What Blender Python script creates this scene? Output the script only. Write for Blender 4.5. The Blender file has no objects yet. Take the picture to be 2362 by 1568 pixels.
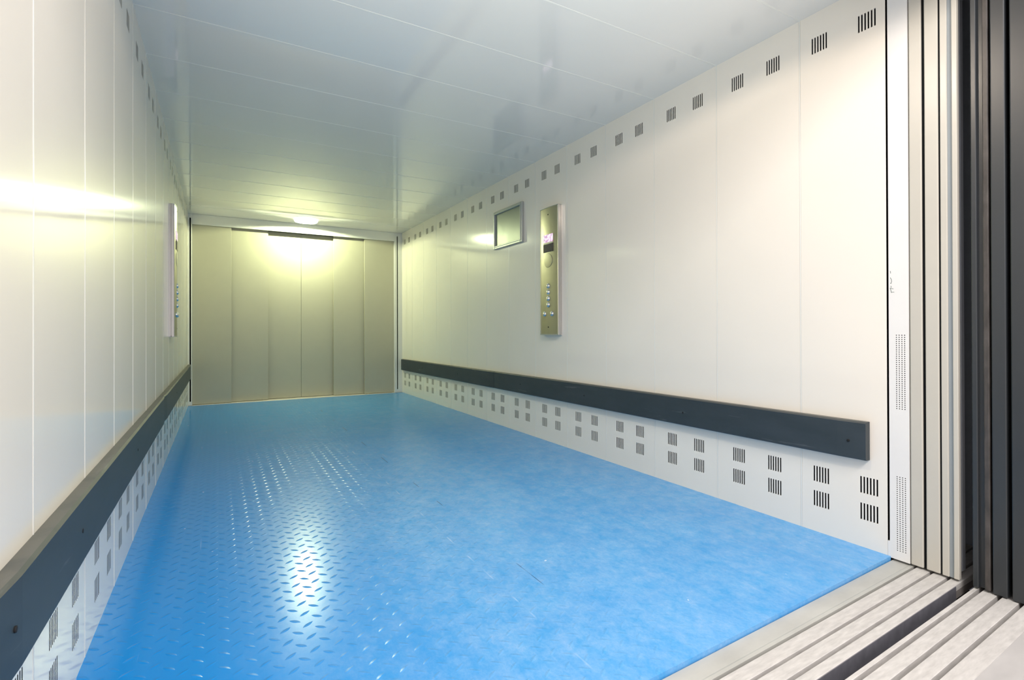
import bpy, bmesh, math, random
from mathutils import Vector, Matrix

random.seed(4)
sc = bpy.context.scene
COL = sc.collection
PI = math.pi

# ---------------------------------------------------------------- dimensions (metres)
P = 0.42                      # width of one wall / ceiling panel
W = 2.4487                    # car width  (x)
H = 2.1522                    # car height (z)
L = 5.877                     # car depth  (y)
SLOPE = 0.030                 # sill lines and floor edges slanted slightly to fit lens distortion in the view
ZS = -0.012                   # level of the door sills


def ys(y, x):                 # depth of a sill line that crosses the right wall at y
    return y + SLOPE * (x - W)


# ---------------------------------------------------------------- materials
def new_mat(name):
    m = bpy.data.materials.new(name)
    m.use_nodes = True
    nt = m.node_tree
    return m, nt, nt.nodes['Principled BSDF']


def N(nt, typ, **kw):
    n = nt.nodes.new(typ)
    for k, v in kw.items():
        setattr(n, k, v)
    return n


def math_node(nt, op, a, b=None, c=None, clamp=False):
    n = nt.nodes.new('ShaderNodeMath')
    n.operation = op
    n.use_clamp = clamp
    for i, v in enumerate((a, b, c)):
        if v is None:
            continue
        if isinstance(v, (int, float)):
            n.inputs[i].default_value = v
        else:
            nt.links.new(v, n.inputs[i])
    return n.outputs[0]


def noise(nt, scale, detail=3.0, rough=0.5, stretch=(1, 1, 1)):
    g = N(nt, 'ShaderNodeNewGeometry')
    mp = N(nt, 'ShaderNodeMapping')
    mp.inputs['Scale'].default_value = stretch
    nt.links.new(g.outputs['Position'], mp.inputs['Vector'])
    t = N(nt, 'ShaderNodeTexNoise')
    t.inputs['Scale'].default_value = scale
    t.inputs['Detail'].default_value = detail
    t.inputs['Roughness'].default_value = rough
    nt.links.new(mp.outputs[0], t.inputs['Vector'])
    return t.outputs['Fac']


def mix_col(nt, fac, a, b):
    n = N(nt, 'ShaderNodeMix', data_type='RGBA')
    if isinstance(fac, (int, float)):
        n.inputs[0].default_value = fac
    else:
        nt.links.new(fac, n.inputs[0])
    for sock, v in ((n.inputs[6], a), (n.inputs[7], b)):
        if isinstance(v, tuple):
            sock.default_value = (*v, 1)
        else:
            nt.links.new(v, sock)
    return n.outputs[2]


def ramp(nt, v, lo, hi):
    n = N(nt, 'ShaderNodeMapRange')
    n.clamp = True
    nt.links.new(v, n.inputs[0])
    n.inputs[1].default_value = lo
    n.inputs[2].default_value = hi
    return n.outputs[0]


def simple(name, col, rough=0.5, metal=0.0, var=0.08, vscale=8.0, stretch=(1, 1, 1), spec=0.5, rvar=0.06):
    m, nt, b = new_mat(name)
    f = noise(nt, vscale, 4, 0.6, stretch)
    f = ramp(nt, f, 0.3, 0.7)
    dark = tuple(c * (1 - var) for c in col)
    nt.links.new(mix_col(nt, f, dark, col), b.inputs['Base Color'])
    nt.links.new(math_node(nt, 'MULTIPLY_ADD', f, rvar, rough - rvar / 2), b.inputs['Roughness'])
    b.inputs['Metallic'].default_value = metal
    b.inputs['Specular IOR Level'].default_value = spec
    return m


def panel_mat(name, col, rough, bow_axis=None):
    """Cream plastic-coated steel: smooth, faintly grained along the panel."""
    m, nt, b = new_mat(name)
    f = ramp(nt, noise(nt, 1.7, 3, 0.5), 0.3, 0.7)
    c = mix_col(nt, f, tuple(x * 0.97 for x in col), col)
    nt.links.new(c, b.inputs['Base Color'])
    b.inputs['Roughness'].default_value = rough
    b.inputs['Specular IOR Level'].default_value = 0.55 if bow_axis else 0.85
    if bow_axis:
        b.inputs['Anisotropic'].default_value = 0.55
        cx = N(nt, 'ShaderNodeCombineXYZ')
        cx.inputs[1].default_value = 1.0
        nt.links.new(cx.outputs[0], b.inputs['Tangent'])
        b.inputs['Roughness'].default_value = rough
    return m


def floor_mat():
    m, nt, b = new_mat('blue_treadplate_paint')
    g = N(nt, 'ShaderNodeNewGeometry')
    sep = N(nt, 'ShaderNodeSeparateXYZ')
    nt.links.new(g.outputs['Position'], sep.inputs[0])
    X, Y = sep.outputs[0], sep.outputs[1]

    def lozenge(ox, oy, ang):
        u = math_node(nt, 'DIVIDE', math_node(nt, 'SUBTRACT', X, ox), 0.0595)
        v = math_node(nt, 'DIVIDE', math_node(nt, 'SUBTRACT', Y, oy), 0.0645)
        du = math_node(nt, 'MULTIPLY', math_node(nt, 'SUBTRACT', u, math_node(nt, 'ROUND', u)), 0.0595)
        dv = math_node(nt, 'MULTIPLY', math_node(nt, 'SUBTRACT', v, math_node(nt, 'ROUND', v)), 0.0645)
        ca, sa = math.cos(ang), math.sin(ang)
        a = math_node(nt, 'ADD', math_node(nt, 'MULTIPLY', du, ca), math_node(nt, 'MULTIPLY', dv, sa))
        w = math_node(nt, 'SUBTRACT', math_node(nt, 'MULTIPLY', dv, ca), math_node(nt, 'MULTIPLY', du, sa))
        a2 = math_node(nt, 'POWER', math_node(nt, 'ABSOLUTE', math_node(nt, 'DIVIDE', a, 0.0185)), 2.0)
        w1 = math_node(nt, 'ABSOLUTE', math_node(nt, 'DIVIDE', w, 0.0062))
        h = math_node(nt, 'SUBTRACT', 1.0, math_node(nt, 'ADD', a2, w1))
        return math_node(nt, 'MULTIPLY', h, 1.0, clamp=True)

    h = math_node(nt, 'MAXIMUM', lozenge(0.5485 - 20 * 0.0595, 1.1276 - 40 * 0.0645, math.radians(-41)),
                  lozenge(0.5785 - 20 * 0.0595, 1.0937 - 40 * 0.0645, math.radians(36)))
    bump = N(nt, 'ShaderNodeBump')
    bump.inputs['Strength'].default_value = 1.0
    bump.inputs['Distance'].default_value = 0.0012
    h = math_node(nt, 'MULTIPLY', h, math_node(nt, 'MULTIPLY_ADD', ramp(nt, X, 1.0, 1.5), -0.65, 1.0))
    nt.links.new(h, bump.inputs['Height'])
    # slight unevenness of the sheet itself
    wav = noise(nt, 5.0, 2, 0.5)
    bump2 = N(nt, 'ShaderNodeBump')
    bump2.inputs['Strength'].default_value = 0.15
    bump2.inputs['Distance'].default_value = 0.006
    nt.links.new(wav, bump2.inputs['Height'])
    nt.links.new(bump.outputs[0], bump2.inputs['Normal'])
    nt.links.new(bump2.outputs[0], b.inputs['Normal'])
    # worn, dusty traffic area towards the middle and the right of the car; the strip by the left wall keeps its gloss
    wear_x = ramp(nt, X, 0.25, 1.0)
    door_wear = math_node(nt, 'MULTIPLY_ADD', ramp(nt, Y, 1.3, 3.2), -0.55, 1.0)
    blot = ramp(nt, noise(nt, 3.6, 8, 0.72), 0.25, 0.75)
    fine = ramp(nt, noise(nt, 16.0, 10, 0.78, (1, 0.7, 1)), 0.36, 0.72)
    wear = math_node(nt, 'MULTIPLY', wear_x, math_node(nt, 'ADD', 0.5, math_node(nt, 'MULTIPLY', blot, 0.5)), clamp=True)
    wear = math_node(nt, 'MULTIPLY', wear, door_wear)
    base = mix_col(nt, wear, (0.003, 0.235, 0.66), (0.095, 0.375, 0.72))
    grain = ramp(nt, noise(nt, 75.0, 6, 0.75, (1, 0.6, 1)), 0.35, 0.68)
    fine = math_node(nt, 'ADD', math_node(nt, 'MULTIPLY', fine, 0.6), math_node(nt, 'MULTIPLY', math_node(nt, 'MULTIPLY', fine, grain), 0.75), clamp=True)
    fleck = math_node(nt, 'MULTIPLY', fine, math_node(nt, 'MULTIPLY_ADD', wear, 0.62, 0.0))
    c2 = mix_col(nt, fleck, base, (0.42, 0.57, 0.78))
    # scratches running into the car and small bare spots
    scr = ramp(nt, noise(nt, 60.0, 2, 0.5, (1.0, 0.05, 1.0)), 0.70, 0.78)
    scr = math_node(nt, 'MULTIPLY', scr, ramp(nt, noise(nt, 1.9, 2, 0.5), 0.5, 0.62))
    c3 = mix_col(nt, math_node(nt, 'MULTIPLY', scr, 0.2), c2, (0.55, 0.65, 0.8))
    spot = ramp(nt, noise(nt, 38.0, 1, 0.5), 0.79, 0.83)
    c4 = mix_col(nt, math_node(nt, 'MULTIPLY', spot, 0.7), c3, (0.62, 0.74, 0.86))
    # sheet joint down the middle and an older pale score beside it
    def line(x0, half, scale, lo, hi):
        d = math_node(nt, 'ABSOLUTE', math_node(nt, 'SUBTRACT', X, x0))
        on = math_node(nt, 'LESS_THAN', d, half)
        return math_node(nt, 'MULTIPLY', on, ramp(nt, noise(nt, scale, 2, 0.5, (0, 1, 0)), lo, hi))
    c5 = mix_col(nt, line(1.226, 0.0014, 2.6, 0.555, 0.58), c4, (0.02, 0.06, 0.16))
    c6 = mix_col(nt, math_node(nt, 'MULTIPLY', line(1.1, 0.0025, 9.0, 0.5, 0.66), 0.35), c5, (0.62, 0.75, 0.9))
    nt.links.new(c6, b.inputs['Base Color'])
    nt.links.new(math_node(nt, 'MULTIPLY_ADD', wear, 0.055, 0.213), b.inputs['Roughness'])
    nt.links.new(math_node(nt, 'MULTIPLY_ADD', wear, -0.29, 0.37), b.inputs['Specular IOR Level'])
    return m


def emit_mat(name, col, strength):
    m, nt, b = new_mat(name)
    b.inputs['Base Color'].default_value = (*col, 1)
    b.inputs['Emission Color'].default_value = (*col, 1)
    b.inputs['Emission Strength'].default_value = strength
    b.inputs['Roughness'].default_value = 0.4
    return m


def brushed(name, col, rough, stretch):
    m, nt, b = new_mat(name)
    f = noise(nt, 40.0, 3, 0.6, stretch)
    nt.links.new(mix_col(nt, f, tuple(c * 0.8 for c in col), col), b.inputs['Base Color'])
    b.inputs['Metallic'].default_value = 1.0
    nt.links.new(math_node(nt, 'MULTIPLY_ADD', f, 0.12, rough - 0.06), b.inputs['Roughness'])
    return m


def rail_mat():
    """Charcoal plastic board with scuffs along its length and settled dust on the upper edge."""
    m, nt, b = new_mat('charcoal_plastic')
    g = N(nt, 'ShaderNodeNewGeometry')
    sp = N(nt, 'ShaderNodeSeparateXYZ')
    nt.links.new(g.outputs['Normal'], sp.inputs[0])
    f = ramp(nt, noise(nt, 14.0, 4, 0.6, (1, 0.25, 1)), 0.3, 0.7)
    base = mix_col(nt, f, (0.025, 0.036, 0.043), (0.036, 0.048, 0.057))
    scuff = ramp(nt, noise(nt, 30.0, 4, 0.6, (1, 0.12, 1.4)), 0.66, 0.76)
    c = mix_col(nt, math_node(nt, 'MULTIPLY', scuff, 0.22), base, (0.30, 0.32, 0.33))
    dust = math_node(nt, 'MULTIPLY', ramp(nt, sp.outputs[2], 0.5, 0.9), ramp(nt, noise(nt, 9.0, 5, 0.6), 0.1, 0.5))
    c = mix_col(nt, math_node(nt, 'MULTIPLY', dust, 0.42), c, (0.21, 0.195, 0.16))
    nt.links.new(c, b.inputs['Base Color'])
    b.inputs['Roughness'].default_value = 0.5
    return m


M = {
    'panel': panel_mat('cream_coated_panel', (0.90, 0.848, 0.755), 0.125, True),
    'ceil': panel_mat('cream_ceiling_panel', (0.86, 0.84, 0.79), 0.07),
    'joint': simple('white_joint_strip', (0.86, 0.85, 0.79), 0.34, var=0.02),
    'white': simple('white_enamel', (0.84, 0.83, 0.80), 0.34, var=0.03),
    'void': simple('dark_void', (0.008, 0.009, 0.010), 0.8, spec=0.1),
    'slot': simple('dark_slot', (0.012, 0.013, 0.015), 0.7, spec=0.2),
    'rail': rail_mat(),
    'hole': simple('rail_hole', (0.004, 0.004, 0.005), 0.8),
    'door': simple('beige_door_enamel', (0.50, 0.475, 0.375), 0.38, var=0.03),
    'door_front': simple('beige_door_edge', (0.57, 0.545, 0.475), 0.34, var=0.03),
    'grey_channel': simple('grey_rubber_channel', (0.30, 0.34, 0.36), 0.5, var=0.05),
    'landing': simple('dark_grey_enamel', (0.031, 0.036, 0.040), 0.36, var=0.2, vscale=10, stretch=(1, 1, 0.15), spec=0.6),
    'landing_scuff': simple('scuffed_dark_enamel', (0.085, 0.075, 0.068), 0.42, var=0.6, vscale=40, stretch=(1, 1, 0.35)),
    'alu': simple('worn_aluminium_sill', (0.62, 0.60, 0.57), 0.5, metal=0.0, var=0.24, vscale=90, stretch=(0.2, 1, 1)),
    'alu_bright': simple('bright_aluminium_edge', (0.80, 0.76, 0.72), 0.4, metal=0.2, var=0.05),
    'galv': simple('galvanised_plate', (0.54, 0.54, 0.50), 0.45, metal=0.1, var=0.2, vscale=9, stretch=(0.5, 1, 1)),
    'groove': simple('dirty_groove', (0.24, 0.22, 0.205), 0.7, var=0.4, vscale=18),
    'pit': simple('shaft_dark', (0.13, 0.13, 0.15), 0.7, var=0.3, vscale=30),
    'shaft': simple('blue_grey_shaft_lit', (0.58, 0.64, 0.72), 0.6, var=0.1),  # made pale in place of light reaching the door pocket
    'lit_gap_post': simple('lit_gap_post', (0.74, 0.79, 0.85), 0.5, var=0.05),  # near-white colour imitates light falling into the door gap
    'stone': simple('pale_worn_landing', (0.50, 0.485, 0.47), 0.55, var=0.2, vscale=9, stretch=(0.4, 1, 1)),
    'steel': brushed('brushed_stainless', (0.44, 0.42, 0.33), 0.38, (1, 1, 0.05)),
    'trim_alu': simple('satin_aluminium', (0.62, 0.60, 0.57), 0.21, metal=0.85, var=0.05),
    'frame_alu': simple('silver_frame', (0.46, 0.48, 0.46), 0.45, metal=0.6, var=0.05),
    'mirror': simple('dim_mirror_glass', (0.27, 0.30, 0.25), 0.38, metal=0.35, var=0.02),
    'chrome': simple('chrome_button', (0.85, 0.85, 0.87), 0.10, metal=1.0, var=0.02),
    'window': simple('smoked_window', (0.055, 0.045, 0.055), 0.15, var=0.3, vscale=60),
    'speaker': simple('speaker_mesh', (0.40, 0.38, 0.30), 0.42, metal=1.0, var=0.1, vscale=90),
    'floor': floor_mat(),
    'ring': emit_mat('lamp_diffuser_ring', (0.97, 1.0, 0.86), 1.6),
    'lens': emit_mat('lamp_lens', (1.0, 0.99, 0.86), 7.0),
    'lens_front': emit_mat('lamp_lens_white', (1.0, 0.97, 0.90), 7.0),
    'ink': simple('green_black_ink', (0.14, 0.19, 0.165), 0.7),
}


def display_mat():
    m, nt, b = new_mat('pink_display')
    f = ramp(nt, noise(nt, 55.0, 2, 0.5), 0.38, 0.62)
    c = mix_col(nt, f, (0.55, 0.30, 0.52), (1.0, 0.86, 0.94))
    nt.links.new(c, b.inputs['Emission Color'])
    nt.links.new(c, b.inputs['Base Color'])
    b.inputs['Emission Strength'].default_value = 0.75
    b.inputs['Roughness'].default_value = 0.15
    return m


M['display'] = display_mat()


# ---------------------------------------------------------------- mesh helpers
class MB:
    def __init__(self):
        self.v, self.f, self.m, self.smooth = [], [], [], []

    def face(self, pts, mi=0, smooth=False):
        b = len(self.v)
        self.v += [tuple(p) for p in pts]
        self.f.append(tuple(range(b, b + len(pts))))
        self.m.append(mi)
        self.smooth.append(smooth)

    def add_bm(self, bm, mi=0, smooth=False):
        b = len(self.v)
        bm.verts.index_update()
        self.v += [tuple(v.co) for v in bm.verts]
        for f in bm.faces:
            self.f.append(tuple(b + v.index for v in f.verts))
            self.m.append(mi)
            self.smooth.append(smooth)
        bm.free()

    def box(self, x0, x1, y0, y1, z0, z1, mi=0, bevel=0.0, seg=2):
        bm = bmesh.new()
        bmesh.ops.create_cube(bm, size=1.0)
        for v in bm.verts:
            v.co = Vector((x0 + (v.co.x + .5) * (x1 - x0), y0 + (v.co.y + .5) * (y1 - y0), z0 + (v.co.z + .5) * (z1 - z0)))
        if bevel:
            bmesh.ops.bevel(bm, geom=bm.edges[:], offset=bevel, segments=seg, affect='EDGES', profile=0.5)
        self.add_bm(bm, mi)

    def prism(self, poly, axis, a0, a1, mi=0, smooth=False):
        """poly in the two other axes, swept along axis from a0 to a1 (a may be a function of the swept end)."""
        def pt(p, a):
            if axis == 'x':
                return (a, p[0], p[1])
            if axis == 'y':
                return (p[0], a, p[1])
            return (p[0], p[1], a)
        bm = bmesh.new()
        A = [bm.verts.new(pt(p, a0)) for p in poly]
        B = [bm.verts.new(pt(p, a1)) for p in poly]
        n = len(poly)
        bm.faces.new(A)
        bm.faces.new(B[::-1])
        for i in range(n):
            bm.faces.new((A[i], B[i], B[(i + 1) % n], A[(i + 1) % n]))
        bmesh.ops.recalc_face_normals(bm, faces=bm.faces[:])
        self.add_bm(bm, mi, smooth)

    def sill_bar(self, poly, x0, x1, mi=0):
        """cross-section (y, z) swept along x, following the slight slant put in to fit lens distortion."""
        bm = bmesh.new()
        A = [bm.verts.new((x0, ys(p[0], x0), p[1])) for p in poly]
        B = [bm.verts.new((x1, ys(p[0], x1), p[1])) for p in poly]
        n = len(poly)
        bm.faces.new(A)
        bm.faces.new(B[::-1])
        for i in range(n):
            bm.faces.new((A[i], B[i], B[(i + 1) % n], A[(i + 1) % n]))
        bmesh.ops.recalc_face_normals(bm, faces=bm.faces[:])
        self.add_bm(bm, mi)

    def lathe(self, prof, centre, axis, n=48, mi=0, smooth=True, flip=False):
        """prof = [(radius, height)], revolved about axis ('x' or 'z') through centre; height runs along +axis (or -axis)."""
        s = -1 if flip else 1
        rings = []
        base = len(self.v)
        for r, h in prof:
            for i in range(n):
                a = 2 * PI * i / n
                if axis == 'z':
                    p = (centre[0] + r * math.cos(a), centre[1] + r * math.sin(a), centre[2] + s * h)
                else:
                    p = (centre[0] + s * h, centre[1] + r * math.cos(a), centre[2] + r * math.sin(a))
                self.v.append(p)
        for k in range(len(prof) - 1):
            for i in range(n):
                j = (i + 1) % n
                self.f.append((base + k * n + i, base + k * n + j, base + (k + 1) * n + j, base + (k + 1) * n + i))
                self.m.append(mi)
                self.smooth.append(smooth)
        for k in (0, len(prof) - 1):
            if prof[k][0] > 1e-6:
                self.f.append(tuple(base + k * n + i for i in range(n)))
                self.m.append(mi)
                self.smooth.append(False)

    def build(self, name, mats, parent=None, origin=None, fix=True):
        if not isinstance(mats, (list, tuple)):
            mats = [mats]
        me = bpy.data.meshes.new(name)
        if origin is None and parent is None:
            xs = [v[0] for v in self.v]; yy = [v[1] for v in self.v]; zz = [v[2] for v in self.v]
            origin = ((min(xs) + max(xs)) / 2, (min(yy) + max(yy)) / 2, min(zz))
        off = Vector(origin) if origin is not None else Vector(parent['_w'])
        me.from_pydata([tuple(Vector(v) - off) for v in self.v], [], self.f)
        for m in mats:
            me.materials.append(m)
        for i, p in enumerate(me.polygons):
            p.material_index = self.m[i]
            p.use_smooth = self.smooth[i]
        if fix:
            bm = bmesh.new()
            bm.from_mesh(me)
            bmesh.ops.recalc_face_normals(bm, faces=bm.faces[:])
            bm.to_mesh(me)
            bm.free()
        me.update()
        o = bpy.data.objects.new(name, me)
        COL.objects.link(o)
        if parent is not None:
            o.parent = parent
            o.location = off - Vector(parent['_w'])
        else:
            o.location = off
        o['_w'] = tuple(off)
        return o


def tag(o, label, cat, group=None, kind='thing'):
    o['label'] = label
    o['category'] = cat
    o['kind'] = kind
    if group:
        o['group'] = group
    return o


def structure(o):
    o['kind'] = 'structure'
    return o


def thing(name, loc, label, cat, group=None):
    o = bpy.data.objects.new(name, None)
    o.empty_display_size = 0.1
    COL.objects.link(o)
    o.location = loc
    o['_w'] = tuple(loc)
    return tag(o, label, cat, group)


def holed_face(mb, x, sx, y0, y1, z0, z1, holes, depth, mi=0, mi_side=0):
    """A sheet at x=const spanning y0..y1, z0..z1 with rectangular holes [(ya,yb,za,zb)]; hole walls go `depth` behind."""
    yl = sorted({y0, y1, *[h[0] for h in holes], *[h[1] for h in holes]})
    rows = {}
    for h in holes:
        rows.setdefault((h[2], h[3]), []).append((h[0], h[1]))
    zl = sorted({z0, z1, *[r[0] for r in rows], *[r[1] for r in rows]})
    for a, b in zip(zl, zl[1:]):
        key = (a, b)
        if key in rows:
            ivs = sorted(rows[key])
            cur = y0
            for ya, yb in ivs:
                if ya > cur:
                    mb.face([(x, cur, a), (x, ya, a), (x, ya, b), (x, cur, b)], mi)
                cur = yb
            if cur < y1:
                mb.face([(x, cur, a), (x, y1, a), (x, y1, b), (x, cur, b)], mi)
        else:
            mb.face([(x, y0, a), (x, y1, a), (x, y1, b), (x, y0, b)], mi)
    for ya, yb, za, zb in holes:
        xb = x + sx * depth
        for (p, q) in (((ya, za), (ya, zb)), ((yb, za), (yb, zb)), ((ya, za), (yb, za)), ((ya, zb), (yb, zb))):
            mb.face([(x, *p), (x, *q), (xb, *q), (xb, *p)], mi_side)


# ---------------------------------------------------------------- the car: floor, ceiling, walls
def build_floor():
    mb = MB()
    x0, x1, yb = 0.0, W, L - 0.012
    top = [(x0, ys(0.0885, x0), 0), (x1, ys(0.0885, x1), 0), (x1, yb, 0), (x0, yb, 0)]
    bot = [(p[0], p[1], -0.040) for p in top]
    mb.face(top)
    mb.face(bot[::-1])
    for i in range(4):
        j = (i + 1) % 4
        mb.face([top[i], top[j], bot[j], bot[i]])
    return structure(mb.build('floor', M['floor'], origin=(0, 0, 0)))


build_floor()


def build_ceiling():
    mb = MB()
    ks = list(range(0, 15))
    for k in ks:
        a = max(k * P, 0.0) + (0.002 if k else -0.02)
        b = min((k + 1) * P - 0.002, L)
        if b <= a:
            continue
        mb.box(-0.02, W + 0.02, a, b, H, H + 0.03, 0, 0.0012, 1)
    for k in range(1, 14):
        mb.box(-0.02, W + 0.02, k * P - 0.0032, k * P + 0.0032, H - 0.0007, H + 0.02, 1)
    mb.box(-0.05, W + 0.05, -0.02, L + 0.2, H + 0.031, H + 0.06, 2)
    return structure(mb.build('ceiling', [M['ceil'], M['joint'], M['void']], origin=(0, 0, H)))


build_ceiling()

R_CL = {0: (0.160, 0.338), 1: (0.541, 0.721), 2: (0.954, 1.133)}
L_CL = {0: (0.150, 0.330), 1: (0.552, 0.740), 2: (0.989, 1.168)}


def build_wall(side):
    right = side == 'right'
    x = W if right else 0.0
    sx = 1 if right else -1
    rows = ((1.985, 2.051), (0.207, 0.271), (0.105, 0.169)) if right else ((1.985, 2.051), (0.187, 0.250), (0.084, 0.147))
    y_start = 0.098
    mb = MB()
    clusters = []
    for k in range(14):
        a = max(k * P + 0.0031, y_start)
        b = min((k + 1) * P - 0.0031, L)
        cl = (R_CL if right else L_CL).get(k, (k * P + 0.285 * P, k * P + 0.70 * P))
        holes = []
        for cy in cl:
            if cy + 0.032 > b:
                continue
            for i in range(3):
                sl = []
                for s in range(6):
                    yy = cy + (s - 2.5) * 0.0112
                    hl = (round(yy - 0.0026, 5), round(yy + 0.0026, 5), rows[i][0], rows[i][1])
                    holes.append(hl)
                clusters.append((cy, rows[i]))
        holed_face(mb, x, sx, a, b, -0.012, H, holes, 0.005)
        # turned-in edges of the panel
        for yy in (a, b):
            mb.face([(x, yy, -0.012), (x, yy, H), (x + sx * 0.02, yy, H), (x + sx * 0.02, yy, -0.012)])
    for k in range(1, 14):
        xa, xb = sorted((x - sx * 0.0006, x + sx * 0.012))
        mb.box(xa, xb, k * P - 0.0024, k * P + 0.0024, -0.012, H, 1)
    xa, xb = sorted((x + sx * 0.03, x + sx * 0.05))
    mb.box(xa, xb, y_start, L, -0.02, H + 0.02, 2)
    w = structure(mb.build('wall_' + side, [M['panel'], M['joint'], M['void']], origin=(x, 0, 0), fix=False))
    first = {}
    for cy, (za, zb) in clusters:
        key = 0
        if key not in first:
            v = MB()
            d0, d1 = sorted((x + sx * 0.0082, x + sx * 0.0100))
            v.box(d0, d1, cy - 0.0335, cy + 0.0335, za - 0.004, zb + 0.004, 0)
            # sleeve closing the recess round the slots
            for (ya, yb, z0, z1) in ((cy - 0.0335, cy - 0.0325, za - .004, zb + .004), (cy + .0325, cy + .0335, za - .004, zb + .004),
                                     (cy - .0335, cy + .0335, za - .004, za - .003), (cy - .0335, cy + .0335, zb + .003, zb + .004)):
                e0, e1 = sorted((x + sx * 0.0052, x + sx * 0.0082))
                v.box(e0, e1, ya, yb, z0, z1, 0)
            o = v.build('slotted_vent', M['slot'], w, origin=(x, cy, (za + zb) / 2))
            first[key] = (o, zb - za)
        else:
            src, h0 = first[key]
            o = src.copy()
            COL.objects.link(o)
            o.parent = w
            o.location = Vector((x, cy, (za + zb) / 2)) - Vector(w['_w'])
            o.scale = (1, 1, (zb - za) / h0)
    return w


wall_right = build_wall('right')
wall_left = build_wall('left')

# ---------------------------------------------------------------- far end: trims round the door, header, threshold, door panels
mb = MB()
DX0, DX1 = 0.0365, 2.344          # clear opening of the far door
ZH = 2.037                        # underside of the far header


def back_trim(name, sgn):
    m_ = MB()
    if sgn < 0:
        xs = (-0.03, 0.0115, 0.0255, DX0)
    else:
        xs = (DX1, 2.3775, 2.3925, W + 0.03)
    m_.box(xs[0], xs[1], L, L + 0.03, 0.0, H, 0, 0.001, 1)
    m_.box(xs[2], xs[3], L, L + 0.03, 0.0, H, 0, 0.001, 1)
    m_.box(xs[1], xs[2], L + 0.0005, L + 0.03, 0.0, 0.045, 0)
    m_.box(xs[1], xs[2], L + 0.0005, L + 0.03, ZH + 0.07, H, 0)
    m_.box(xs[1], xs[2], L + 0.022, L + 0.032, 0.03, H - 0.02, 1)
    # return of the trim towards the landing
    xi = (xs[2], xs[3]) if sgn < 0 else (xs[0], xs[1])
    m_.box(xi[0], xi[1], L + 0.031, L + 0.19, 0.0, ZH + 0.02, 0)
    return structure(m_.build(name, [M['white'], M['void']]))


back_trim('trim_1', -1)
back_trim('trim_2', 1)
mb = MB()
mb.box(DX0, DX1, L, L + 0.022, ZH, H, 0, 0.002, 2)
mb.box(DX0, DX1, L + 0.022, L + 0.2, ZH + 0.012, H, 1)
structure(mb.build('trim_3', [M['white'], M['void']]))

mb = MB()
mb.box(DX0, DX1, L - 0.010, L + 0.18, -0.012, 0.0035, 0, 0.001, 1)
tag(mb.build('door_threshold', M['alu_bright']), 'pale metal threshold strip between blue floor and closed far door', 'threshold')


def wall_back():
    m_ = MB()
    m_.box(-0.3, W + 0.3, L + 0.19, L + 0.22, -0.05, H + 0.1, 0)
    return structure(m_.build('wall_back', M['void']))


wall_back()

# closed telescopic door: three panels a side, each nearer the centre set further back
lay = (0.028, 0.072, 0.125, 0.125, 0.072, 0.028)
sc_x = lambda x, d: 0.3003 + (x - 0.3003) * (L + d + 0.847) / (L + 0.847)
bx = (DX0, sc_x(0.423, 0.028), sc_x(0.806, 0.072), sc_x(1.175, 0.125), sc_x(1.557, 0.072), sc_x(1.946, 0.028), DX1)
labels = ('beige closed door panel against the left trim of the far doorway',
          'second beige door panel from the left in the closed far door',
          'beige closed door panel directly left of the far door\'s centre seam',
          'beige closed door panel directly right of the far door\'s centre seam',
          'second beige door panel from the right in the closed far door',
          'beige closed door panel against the right trim of the far doorway')
for i in range(6):
    y0 = L + lay[i]
    xa, xb = bx[i], bx[i + 1]
    # tuck behind the neighbour that stands nearer the car
    if i in (1, 2):
        xa -= 0.03
    if i in (3, 4):
        xb += 0.03
    if i == 2:
        xb -= 0.0012
    if i == 3:
        xa += 0.0012
    if i == 0:
        xa += 0.001
    if i == 5:
        xb -= 0.001
    m_ = MB()
    m_.box(xa, xb, y0, y0 + 0.024, 0.008, ZH + 0.010, 0, 0.0015, 2)
    tag(m_.build('sliding_door_panel', M['door']), labels[i], 'door panel', 'closed door panels at the far end')

# ---------------------------------------------------------------- bumper rails
def rail(name_label, side, y0, y1, z_top0, z_top1, height, thick, bolts, near_end):
    x = W if side == 'right' else 0.0
    sx = -1 if side == 'right' else 1
    zt = lambda y: z_top0 + (z_top1 - z_top0) * (y - y0) / (y1 - y0)
    root = thing('bumper_rail', (x, y0, zt(y0) - height), name_label, 'bumper rail', 'charcoal bumper rails along the car walls')
    b = 0.006
    prof = [(0.0, -height), (thick - b, -height), (thick, -height + b), (thick, -b), (thick - b, 0.0), (0.0, 0.0)]
    bm = bmesh.new()
    nseg = 30
    rings = []
    rnd = random.Random(7 if side == 'left' else 3)
    for i in range(nseg + 1):
        y = y0 + (y1 - y0) * i / nseg
        inset = b * 0.8 if i in (0, nseg) else 0.0
        ring = []
        for q, (d, h) in enumerate(prof):
            dd = d - (inset if d > thick * 0.6 else 0)
            ring.append(bm.verts.new((x + sx * dd, y, zt(y) + h)))
        rings.append(ring)
    # short chamfer at both ends
    for ring_i, s in ((0, 1), (nseg, -1)):
        pass
    for a, c in zip(rings, rings[1:]):
        for i in range(len(prof)):
            j = (i + 1) % len(prof)
            bm.faces.new((a[i], c[i], c[j], a[j]))
    bm.faces.new(rings[0])
    bm.faces.new(rings[-1][::-1])
    bmesh.ops.recalc_face_normals(bm, faces=bm.faces[:])
    m_ = MB()
    m_.add_bm(bm)
    m_.build('board', M['rail'], root)
    for by, dz in bolts:
        c = MB()
        c.lathe([(0.0052, -0.002), (0.0052, 0.0006), (0.0038, 0.0010), (0.0, 0.0006)], (x + sx * thick, by, zt(by) - height * 0.5 + dz), 'x', 16, 0, flip=(sx < 0))
        c.build('bolt_hole', M['hole'], root)
    return root


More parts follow.
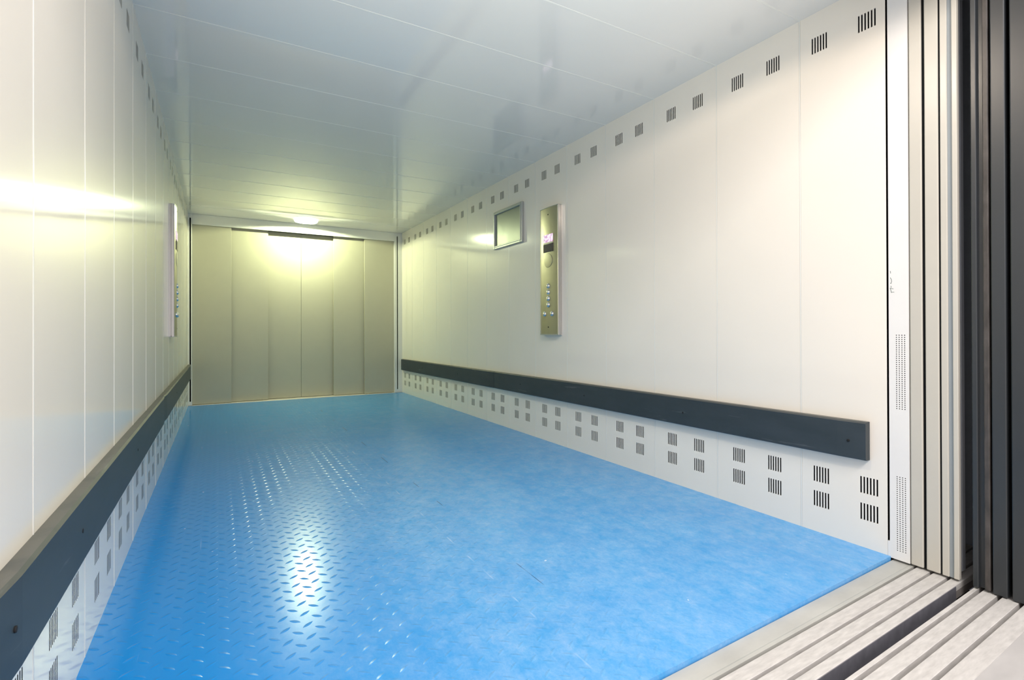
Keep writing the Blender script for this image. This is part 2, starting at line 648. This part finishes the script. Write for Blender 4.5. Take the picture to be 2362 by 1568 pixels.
rail('long charcoal bumper rail on right wall, nearer the open doorway', 'right', 0.157, 3.160, 0.4852, 0.4690, 0.146, 0.035,
     [(0.217, -0.005), (1.029, -0.006), (1.866, -0.004), (2.70, 0.0)], True)
rail('far charcoal bumper rail on right wall, reaching the closed doors', 'right', 3.166, 5.83, 0.4685, 0.4520, 0.146, 0.035,
     [(3.95, 0), (5.0, 0)], False)
rail('long charcoal bumper rail on left wall, nearer the open doorway', 'left', 0.150, 2.700, 0.4600, 0.4640, 0.153, 0.031,
     [(0.207, 0.0), (0.646, 0.0), (1.55, 0.0)], True)
rail('far charcoal bumper rail on left wall, reaching the closed doors', 'left', 2.706, 5.83, 0.4640, 0.4660, 0.153, 0.031,
     [(3.6, 0), (4.9, 0)], False)


# ---------------------------------------------------------------- car operating panels
def cop(label, side, yc, z0, z1):
    x = W if side == 'right' else 0.0
    s = -1 if side == 'right' else 1
    hw, dep, sag = 0.120, 0.032, 0.008
    root = thing('car_control_panel', (x, yc, z0), label, 'control panel', 'stainless control panels on the car walls')
    X = lambda d: x + s * d
    # aluminium side rails with a groove
    for sg in (-1, 1):
        m_ = MB()
        yo, yi = yc + sg * hw, yc + sg * (hw - 0.012)
        poly = [(X(0), yi), (X(0), yo), (X(0.010), yo), (X(0.0115), yo - sg * 0.002), (X(0.0145), yo - sg * 0.002), (X(0.016), yo), (X(dep - 0.003), yo),
                (X(dep), yo - sg * 0.003), (X(dep), yi)]
        m_.prism(poly, 'z', z0, z1, 0)
        m_.build('side_rail', M['trim_alu'], root)
    # bulging face plate
    n = 16
    arc = []
    for i in range(n + 1):
        t = -1 + 2 * i / n
        arc.append((X(dep - 0.001 + sag * (1 - t * t)), yc + t * (hw - 0.012)))
    poly = [(X(0.002), yc - hw + 0.012)] + arc + [(X(0.002), yc + hw - 0.012)]
    m_ = MB()
    m_.prism(poly, 'z', z0 + 0.004, z1 - 0.002, 0)
    m_.build('face_plate', M['steel'], root)
    # end caps
    for za, zb in ((z0 - 0.004, z0 + 0.0045), (z1 - 0.0025, z1 + 0.002)):
        m_ = MB()
        arc2 = [(X(dep + 0.001 + sag * (1 - (-1 + 2 * i / n) ** 2)), yc + (-1 + 2 * i / n) * (hw - 0.002)) for i in range(n + 1)]
        m_.prism([(X(0), yc - hw + 0.002)] + arc2 + [(X(0), yc + hw - 0.002)], 'z', za, zb, 0)
        m_.build('end_cap', M['frame_alu'], root)

    def face_x(y):
        t = (y - yc) / (hw - 0.012)
        return dep - 0.001 + sag * (1 - t * t)
    # display, window, speaker
    def plate(name, ya, yb, za, zb, mat, skew=0.0):
        m_ = MB()
        d = max(face_x(ya), face_x(yb))
        xa, xb = sorted((X(d - 0.006), X(d + 0.0045)))
        m_.box(xa, xb, ya, yb, za, zb, 0, 0.001, 1)
        return m_.build(name, mat, root)
    dz = z0 - 0.804
    plate('display_screen', yc - 0.058, yc + 0.058, 1.487 + dz, 1.545 + dz, M['display'])['label'] = 'lit pink display screen'
    plate('display_lip', yc - 0.062, yc + 0.062, 1.477 + dz, 1.484 + dz, M['trim_alu'])
    plate('dark_window', yc - 0.062, yc + 0.062, 1.414 + dz, 1.474 + dz, M['window'])['label'] = 'dark smoked window under the display'
    m_ = MB()
    m_.lathe([(0.052, -0.004), (0.052, 0.0006), (0.050, 0.0009), (0.0, 0.0009)], (X(dep + sag - 0.001), yc, 1.351 + dz), 'x', 32, 0, flip=(s < 0))
    m_.build('speaker_grille', M['speaker'], root)
    # buttons: four in a column, two side by side below
    for by, bz in ((yc, 1.163), (yc, 1.117), (yc, 1.070), (yc, 1.024), (yc + 0.050, 0.957), (yc - 0.046, 0.957)):
        m_ = MB()
        d = face_x(by)
        m_.lathe([(0.019, -0.005), (0.019, 0.004), (0.0165, 0.006), (0.0150, 0.006)], (X(d), by, bz + dz), 'x', 24, 0, flip=(s < 0))
        m_.lathe([(0.0145, 0.0), (0.0145, 0.007), (0.0125, 0.0098), (0.007, 0.0115), (0.0, 0.012)], (X(d), by, bz + dz), 'x', 24, 0, flip=(s < 0))
        m_.build('push_button', M['chrome'], root)
    for bz in (1.6915, 0.859):
        m_ = MB()
        m_.lathe([(0.0055, -0.003), (0.0055, 0.0008), (0.0, 0.0012)], (X(dep + sag - 0.001), yc, bz + dz), 'x', 14, 0, flip=(s < 0))
        m_.build('screw', M['slot'], root)
    return root


cop('stainless lift control panel with pink display on the right wall', 'right', 2.283, 0.804, 1.745)
cop('slim stainless lift control panel seen edge-on on the left wall', 'left', 3.480, 0.800, 1.715)

# ---------------------------------------------------------------- framed glass panel on the right wall
fy0, fy1, fz0, fz1 = 2.690, 3.184, 1.555, 1.885
root = thing('framed_mirror', (W, (fy0 + fy1) / 2, fz0), 'small square silver-framed mirror on right wall beside the control panel', 'mirror')
fw = 0.027
for nm, (a, b, c, d) in (('near_stile', (fy0, fy0 + fw, fz0, fz1)), ('far_stile', (fy1 - fw, fy1, fz0, fz1)),
                         ('top_rail', (fy0 + fw, fy1 - fw, fz1 - fw, fz1)), ('bottom_rail', (fy0 + fw, fy1 - fw, fz0, fz0 + fw))):
    m_ = MB()
    m_.box(W - 0.022, W, a, b, c, d, 0, 0.004, 2)
    # raised inner lip
    if 'stile' in nm:
        q = b - 0.006 if a == fy0 else a + 0.006
        m_.box(W - 0.026, W - 0.018, q - 0.005, q + 0.005, c + 0.014, d - 0.014, 0, 0.002, 1)
    else:
        q = c + 0.006 if c > 1.7 else d - 0.006
        m_.box(W - 0.026, W - 0.018, a, b, q - 0.005, q + 0.005, 0, 0.002, 1)
    m_.build('frame_side', M['frame_alu'], root)
m_ = MB()
m_.box(W - 0.010, W - 0.001, fy0 + fw - 0.004, fy1 - fw + 0.004, fz0 + fw - 0.004, fz1 - fw + 0.004, 0)
m_.build('mirror_glass', M['mirror'], root)


# ---------------------------------------------------------------- ceiling lamps
def lamp(label, x, y, lens, col, power):
    root = thing('ceiling_lamp', (x, y, H), label, 'ceiling lamp', 'round lamps set in the car ceiling')
    m_ = MB()
    m_.lathe([(0.118, 0.0), (0.118, 0.029), (0.121, 0.031), (0.126, 0.030), (0.137, 0.004), (0.138, 0.0)], (x, y, H), 'z', 64, 0, flip=True)
    # drop the flat caps: only the ring is wanted
    m_.f, m_.m, m_.smooth = m_.f[:-2], m_.m[:-2], m_.smooth[:-2]
    m_.build('trim_ring', M['ring'], root)
    m_ = MB()
    m_.lathe([(0.116, 0.0008), (0.112, 0.003), (0.06, 0.004), (0.0, 0.0045)], (x, y, H), 'z', 48, 0, flip=True)
    m_.build('lens', lens, root)
    ld = bpy.data.lights.new('lamp_bulb', 'POINT')
    ld.energy = power
    ld.color = col
    ld.shadow_soft_size = 0.007
    lo = bpy.data.objects.new('lamp_bulb', ld)
    COL.objects.link(lo)
    lo.parent = root
    lo.location = (0, 0, -0.015)
    return root


lamp('round lit ceiling lamp close to the closed doors', 1.19, 5.58, M['lens'], (0.92, 1.0, 0.59), 68)
lamp('round lit ceiling lamp just inside the open doorway', 1.19, 0.30, M['lens_front'], (1.0, 0.83, 0.68), 25)

# ---------------------------------------------------------------- near doorway: slotted jamb, sills, doors
JY0, JY1 = 0.0285, 0.0915
m_ = MB()
holes = []
for za, n in ((0.5475, 36), (0.030, 36)):
    for r in range(n):
        z = za + r * 0.00766
        for c in range(4):
            y = 0.0415 + c * 0.0086
            holes.append((round(y - 0.0017, 5), round(y + 0.0017, 5), round(z - 0.0017, 5), round(z + 0.0017, 5)))
holed_face(m_, W, 1, JY0, JY1, -0.0045, H, holes, 0.001)
for yy in (JY0, JY1):
    m_.face([(W, yy, -0.0045), (W, yy, H), (W + 0.05, yy, H), (W + 0.05, yy, -0.0045)])
m_.face([(W, JY0, -0.0045), (W, JY1, -0.0045), (W + 0.05, JY1, -0.0045), (W + 0.05, JY0, -0.0045)])
# dark slot between the jamb and the wall, closed for its last few centimetres
m_.box(W + 0.012, W + 0.02, JY1, 0.0985, 0.05, H, 1)
m_.box(W, W + 0.02, JY1, 0.0985, -0.0045, 0.055, 0)
m_.box(W - 0.002, W + 0.06, 0.0875, 0.115, -0.06, -0.0125, 1)
jamb = structure(m_.build('trim_4', [M['white'], M['void']], origin=(W, JY0, 0), fix=False))
for za in (0.5475, 0.030):
    v = MB()
    v.box(W + 0.004, W + 0.006, 0.036, 0.073, za - 0.006, za + 0.274, 0)
    v.build('perforated_vent', M['slot'], jamb, origin=(W, 0.055, za))

# pen scribble beside the slot
v = MB()


def stroke(pts, wd=0.0016):
    for (ya, za), (yb, zb) in zip(pts, pts[1:]):
        d = Vector((yb - ya, zb - za))
        nrm = Vector((-d.y, d.x)).normalized() * wd / 2
        d.normalize()
        a = Vector((ya, za)) - d * wd * 0.3
        b = Vector((yb, zb)) + d * wd * 0.3
        q = [a + nrm, b + nrm, b - nrm, a - nrm]
        v.face([(W - 0.0003, p.x, p.y) for p in q])


stroke([(0.0855, 1.052), (0.0845, 1.044)])
stroke([(0.0860, 1.028), (0.0825, 1.022), (0.0815, 1.014), (0.0835, 1.006), (0.0855, 1.008)])
stroke([(0.0835, 0.997), (0.0828, 0.991)])
stroke([(0.0850, 0.988), (0.0760, 0.986)])
stroke([(0.0865, 0.990), (0.0835, 0.980), (0.0825, 0.972)])
stroke([(0.0815, 0.974), (0.0735, 0.974)])
v.build('pen_mark', M['ink'], jamb, origin=(W, 0.08, 1.0), fix=False)

# car sill: flat galvanised strip, then aluminium bars with door grooves between them
SX0, SX1 = -0.6, 2.86
GZ = ZS - 0.016
sill = thing('door_sill', (1.2, 0.0, ZS - 0.03), 'pale grooved lift sill between the blue floor and the dark gap', 'door sill')
m_ = MB()
m_.sill_bar([(0.0850, ZS - 0.02), (0.0850, ZS - 0.001), (0.034, ZS - 0.001), (0.030, ZS), (0.0200, ZS), (0.0200, ZS - 0.02)], SX0, SX1)
m_.build('flat_strip', M['galv'], sill)['label'] = 'dull grey flat strip'
for a, b in ((0.0120, -0.0275), (-0.0370, -0.0745), (-0.0850, -0.1125)):
    m_ = MB()
    m_.sill_bar([(a, GZ - 0.004), (a, ZS - 0.0012), (a - 0.0012, ZS), (b + 0.0012, ZS), (b, ZS - 0.0012), (b, GZ - 0.004)], SX0, SX1)
    m_.build('sill_bar', M['alu'], sill)
m_ = MB()
m_.sill_bar([(0.0883, GZ - 0.03), (0.0883, GZ - 0.0045), (-0.1125, GZ - 0.0045), (-0.1125, GZ - 0.03)], SX0, SX1)
m_.build('groove_bed', M['groove'], sill)['label'] = 'dark dirty groove bottoms'
m_ = MB()
m_.sill_bar([(-0.1126, -0.16), (-0.1126, ZS - 0.003), (-0.1140, ZS - 0.003), (-0.1140, -0.16)], SX0, 2.415)
m_.build('apron', M['pit'], sill)['label'] = 'dark grey apron dropping into the gap'

lsill = thing('door_sill', (1.2, -0.22, ZS - 0.03), 'pale grooved landing sill on the near side of the dark gap', 'door sill')
for a, b in ((-0.1490, -0.1600), (-0.1715, -0.2075), (-0.2195, -0.2590), (-0.2700, -0.3150)):
    m_ = MB()
    m_.sill_bar([(a, GZ - 0.004), (a, ZS - 0.0012), (a - 0.0012, ZS), (b + 0.0012, ZS), (b, ZS - 0.0012), (b, GZ - 0.004)], SX0, SX1)
    m_.build('sill_bar', M['alu'], lsill)
m_ = MB()
m_.sill_bar([(-0.1490, -0.16), (-0.1490, GZ - 0.0045), (-0.315, GZ - 0.0045), (-0.315, -0.16)], SX0, SX1)
m_.build('groove_bed', M['groove'], lsill)['label'] = 'dark dirty groove bottoms'

# pit under the gap
m_ = MB()
m_.sill_bar([(-0.30, -0.20), (-0.30, -0.19), (0.05, -0.19), (0.05, -0.20)], SX0, SX1)
structure(m_.build('floor_pit', M['void']))
# dark underside of the car platform
m_ = MB()
m_.box(-0.3, 3.0, 0.02, L + 0.25, -0.075, -0.055, 0)
structure(m_.build('floor_underside', M['void']))
# landing floor
m_ = MB()
y_at = lambda x: ys(-0.3155, x)
top = [(-2.2, -3.6, ZS), (4.6, -3.6, ZS), (4.6, y_at(4.6), ZS), (-2.2, y_at(-2.2), ZS)]
bot = [(p[0], p[1], ZS - 0.05) for p in top]
m_.face(top)
m_.face(bot[::-1])
for i in range(4):
    j = (i + 1) % 4
    m_.face([top[i], top[j], bot[j], bot[i]])
structure(m_.build('floor_landing', M['stone']))

DZ0, DZ1 = -0.0045, 2.16
# open car door, right half: three leading edges side by side
m_ = MB()
m_.box(W, W + 0.06, -0.0120, 0.0255, DZ0, DZ1, 0, 0.003, 2)
m_.box(W + 0.06, W + 0.40, 0.0200, 0.0275, DZ0, DZ1, 0)
m_.box(W + 0.006, W + 0.05, -0.0203, -0.0120, DZ0, DZ1, 1)  # dark filler, puts the shade between the panels into colour
tag(m_.build('car_door_panel', [M['door_front'], M['void']]), 'beige open car door edge touching the perforated white jamb', 'door panel', 'open car door panels at the right jamb')
m_ = MB()
m_.box(W, W + 0.10, -0.0600, -0.0205, DZ0, DZ1, 0, 0.003, 2)
m_.box(W + 0.005, W + 0.04, -0.0653, -0.0600, DZ0, DZ1, 1)  # second dark filler, painted shade for the next panel gap
tag(m_.build('car_door_panel', [M['door_front'], M['void']]), 'middle beige open car door edge of the three by the jamb', 'door panel', 'open car door panels at the right jamb')
cd = thing('car_door_panel', (W, -0.09, DZ0), 'beige open car door edge with a grey channel down it', 'door panel', 'open car door panels at the right jamb')
m_ = MB()
m_.box(W, W + 0.045, -0.0845, -0.0655, DZ0, DZ1, 0, 0.002, 2)
m_.box(W, W + 0.018, -0.1120, -0.0975, DZ0, DZ1, 0, 0.002, 2)
m_.build('edge_profile', M['door_front'], cd)
m_ = MB()
m_.box(W + 0.006, W + 0.017, -0.0975, -0.0845, DZ0, DZ1, 0)
m_.build('rubber_channel', M['grey_channel'], cd)['label'] = 'grey recessed channel'

# dark landing door, right half
XL = W - 0.006
ld = thing('landing_door_panel', (XL, -0.17, DZ0), 'dark landing door edge with a scuffed strip, next to the gap', 'door panel', 'dark open landing door panels')
m_ = MB()
m_.box(XL, XL + 0.35, -0.1640, -0.1490, -0.0065, DZ1, 0, 0.0025, 2)
m_.build('front_profile', M['landing'], ld)
m_ = MB()
m_.box(XL + 0.012, XL + 0.05, -0.1790, -0.1640, -0.0045, DZ1, 0)
m_.build('rebate', M['landing'], ld)
m_ = MB()
m_.box(XL, XL + 0.35, -0.1935, -0.1790, -0.0045, DZ1, 0, 0.0025, 2)
m_.build('scuffed_strip', M['landing_scuff'], ld)['label'] = 'brownish scuffed strip'
m_ = MB()
m_.box(XL, XL + 0.55, -0.2345, -0.1985, -0.0085, DZ1, 0, 0.003, 2)
tag(m_.build('landing_door_panel', M['landing']), 'middle dark landing door edge between two black gaps', 'door panel', 'dark open landing door panels')
m_ = MB()
m_.box(XL, XL + 0.55, -0.2900, -0.2450, -0.0095, DZ1, 0, 0.003, 2)
tag(m_.build('landing_door_panel', M['landing']), 'dark landing door edge cut by the right side of the photo', 'door panel', 'dark open landing door panels')

# shaft side and an added pale post behind the doors, lintels, closing walls
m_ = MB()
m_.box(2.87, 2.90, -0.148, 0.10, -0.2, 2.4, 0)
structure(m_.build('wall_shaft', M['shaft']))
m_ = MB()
m_.box(2.535, 2.56, -0.092, -0.0765, -0.004, 2.4, 0, 0.002, 1)  # added post; its pale colour acts as a lit strip in the gap
structure(m_.build('added_gap_post', M['lit_gap_post']))
m_ = MB()
m_.box(-0.6, W + 0.10, -0.118, 0.0915, 2.085, 2.45, 0, 0.002, 1)
m_.box(W + 0.10, 3.0, -0.14, 0.12, 2.45, 2.47, 0)
m_.box(W + 0.10, 3.0, 0.10, 0.12, -0.2, 2.45, 1)
structure(m_.build('trim_5', [M['white'], M['landing']]))
m_ = MB()
m_.box(-0.6, 4.6, -0.40, -0.140, 2.11, 2.9, 0, 0.002, 1)
structure(m_.build('trim_6', M['landing']))
m_ = MB()
m_.box(-0.6, -0.004, -0.118, 0.0915, -0.0045, 2.085, 0, 0.002, 1)
structure(m_.build('wall_front', M['door_front']))

# ---------------------------------------------------------------- landing light
w = bpy.data.worlds.new('landing_daylight')
sc.world = w
w.use_nodes = True
bg = w.node_tree.nodes['Background']
bg.inputs[0].default_value = (1.0, 0.93, 0.95, 1)
bg.inputs[1].default_value = 1.1

hl = bpy.data.lights.new('landing_lamp', 'AREA')
hl.shape = 'RECTANGLE'
hl.size, hl.size_y = 1.5, 0.7
hl.energy = 95
hl.color = (1.0, 0.95, 0.93)
ho = bpy.data.objects.new('landing_lamp', hl)
COL.objects.link(ho)
ho.location = (1.0, -1.9, 2.75)
ho.rotation_euler = (math.radians(28), 0, 0)

fl = bpy.data.lights.new('bounced_flash', 'SPOT')
fl.energy = 112
fl.color = (0.94, 1.0, 0.97)
fl.spot_size = math.radians(88)
fl.spot_blend = 1.0
fl.shadow_soft_size = 0.06
fo = bpy.data.objects.new('bounced_flash', fl)
COL.objects.link(fo)
fo.location = (0.75, -0.70, 1.05)
fo.rotation_euler = Vector((0.35, 0.95, 1.15)).to_track_quat('-Z', 'Y').to_euler()

# ---------------------------------------------------------------- camera
cam = bpy.data.cameras.new('camera')
co = bpy.data.objects.new('camera', cam)
COL.objects.link(co)
yaw, pitch, roll = 0.5218, 0.0034, -0.0027
f = Vector((math.sin(yaw) * math.cos(pitch), math.cos(yaw) * math.cos(pitch), math.sin(pitch)))
r = Vector((math.cos(yaw), -math.sin(yaw), 0))
u = r.cross(f)
r2 = r * math.cos(roll) + u * math.sin(roll)
u2 = -r * math.sin(roll) + u * math.cos(roll)
Mx = Matrix((r2, u2, -f)).transposed().to_4x4()
Mx.translation = Vector((0.3003, -0.847, 0.8386))
co.matrix_world = Mx
cam.sensor_fit = 'HORIZONTAL'
cam.sensor_width = 36.0
cam.lens = 36.0 * 1174.2446 / 2362
cam.shift_y = -(784 - 756.878) / 2362
cam.clip_start = 0.02
sc.camera = co

# ---------------------------------------------------------------- view
for o in bpy.data.objects:
    if '_w' in o:
        del o['_w']
sc.view_settings.view_transform = 'Standard'
sc.view_settings.look = 'None'
sc.view_settings.gamma = 1
sc.view_settings.exposure = 0.0
sc.view_settings.use_curve_mapping = False
sc.cycles.use_denoising = True
sc.cycles.sample_clamp_indirect = 8.0
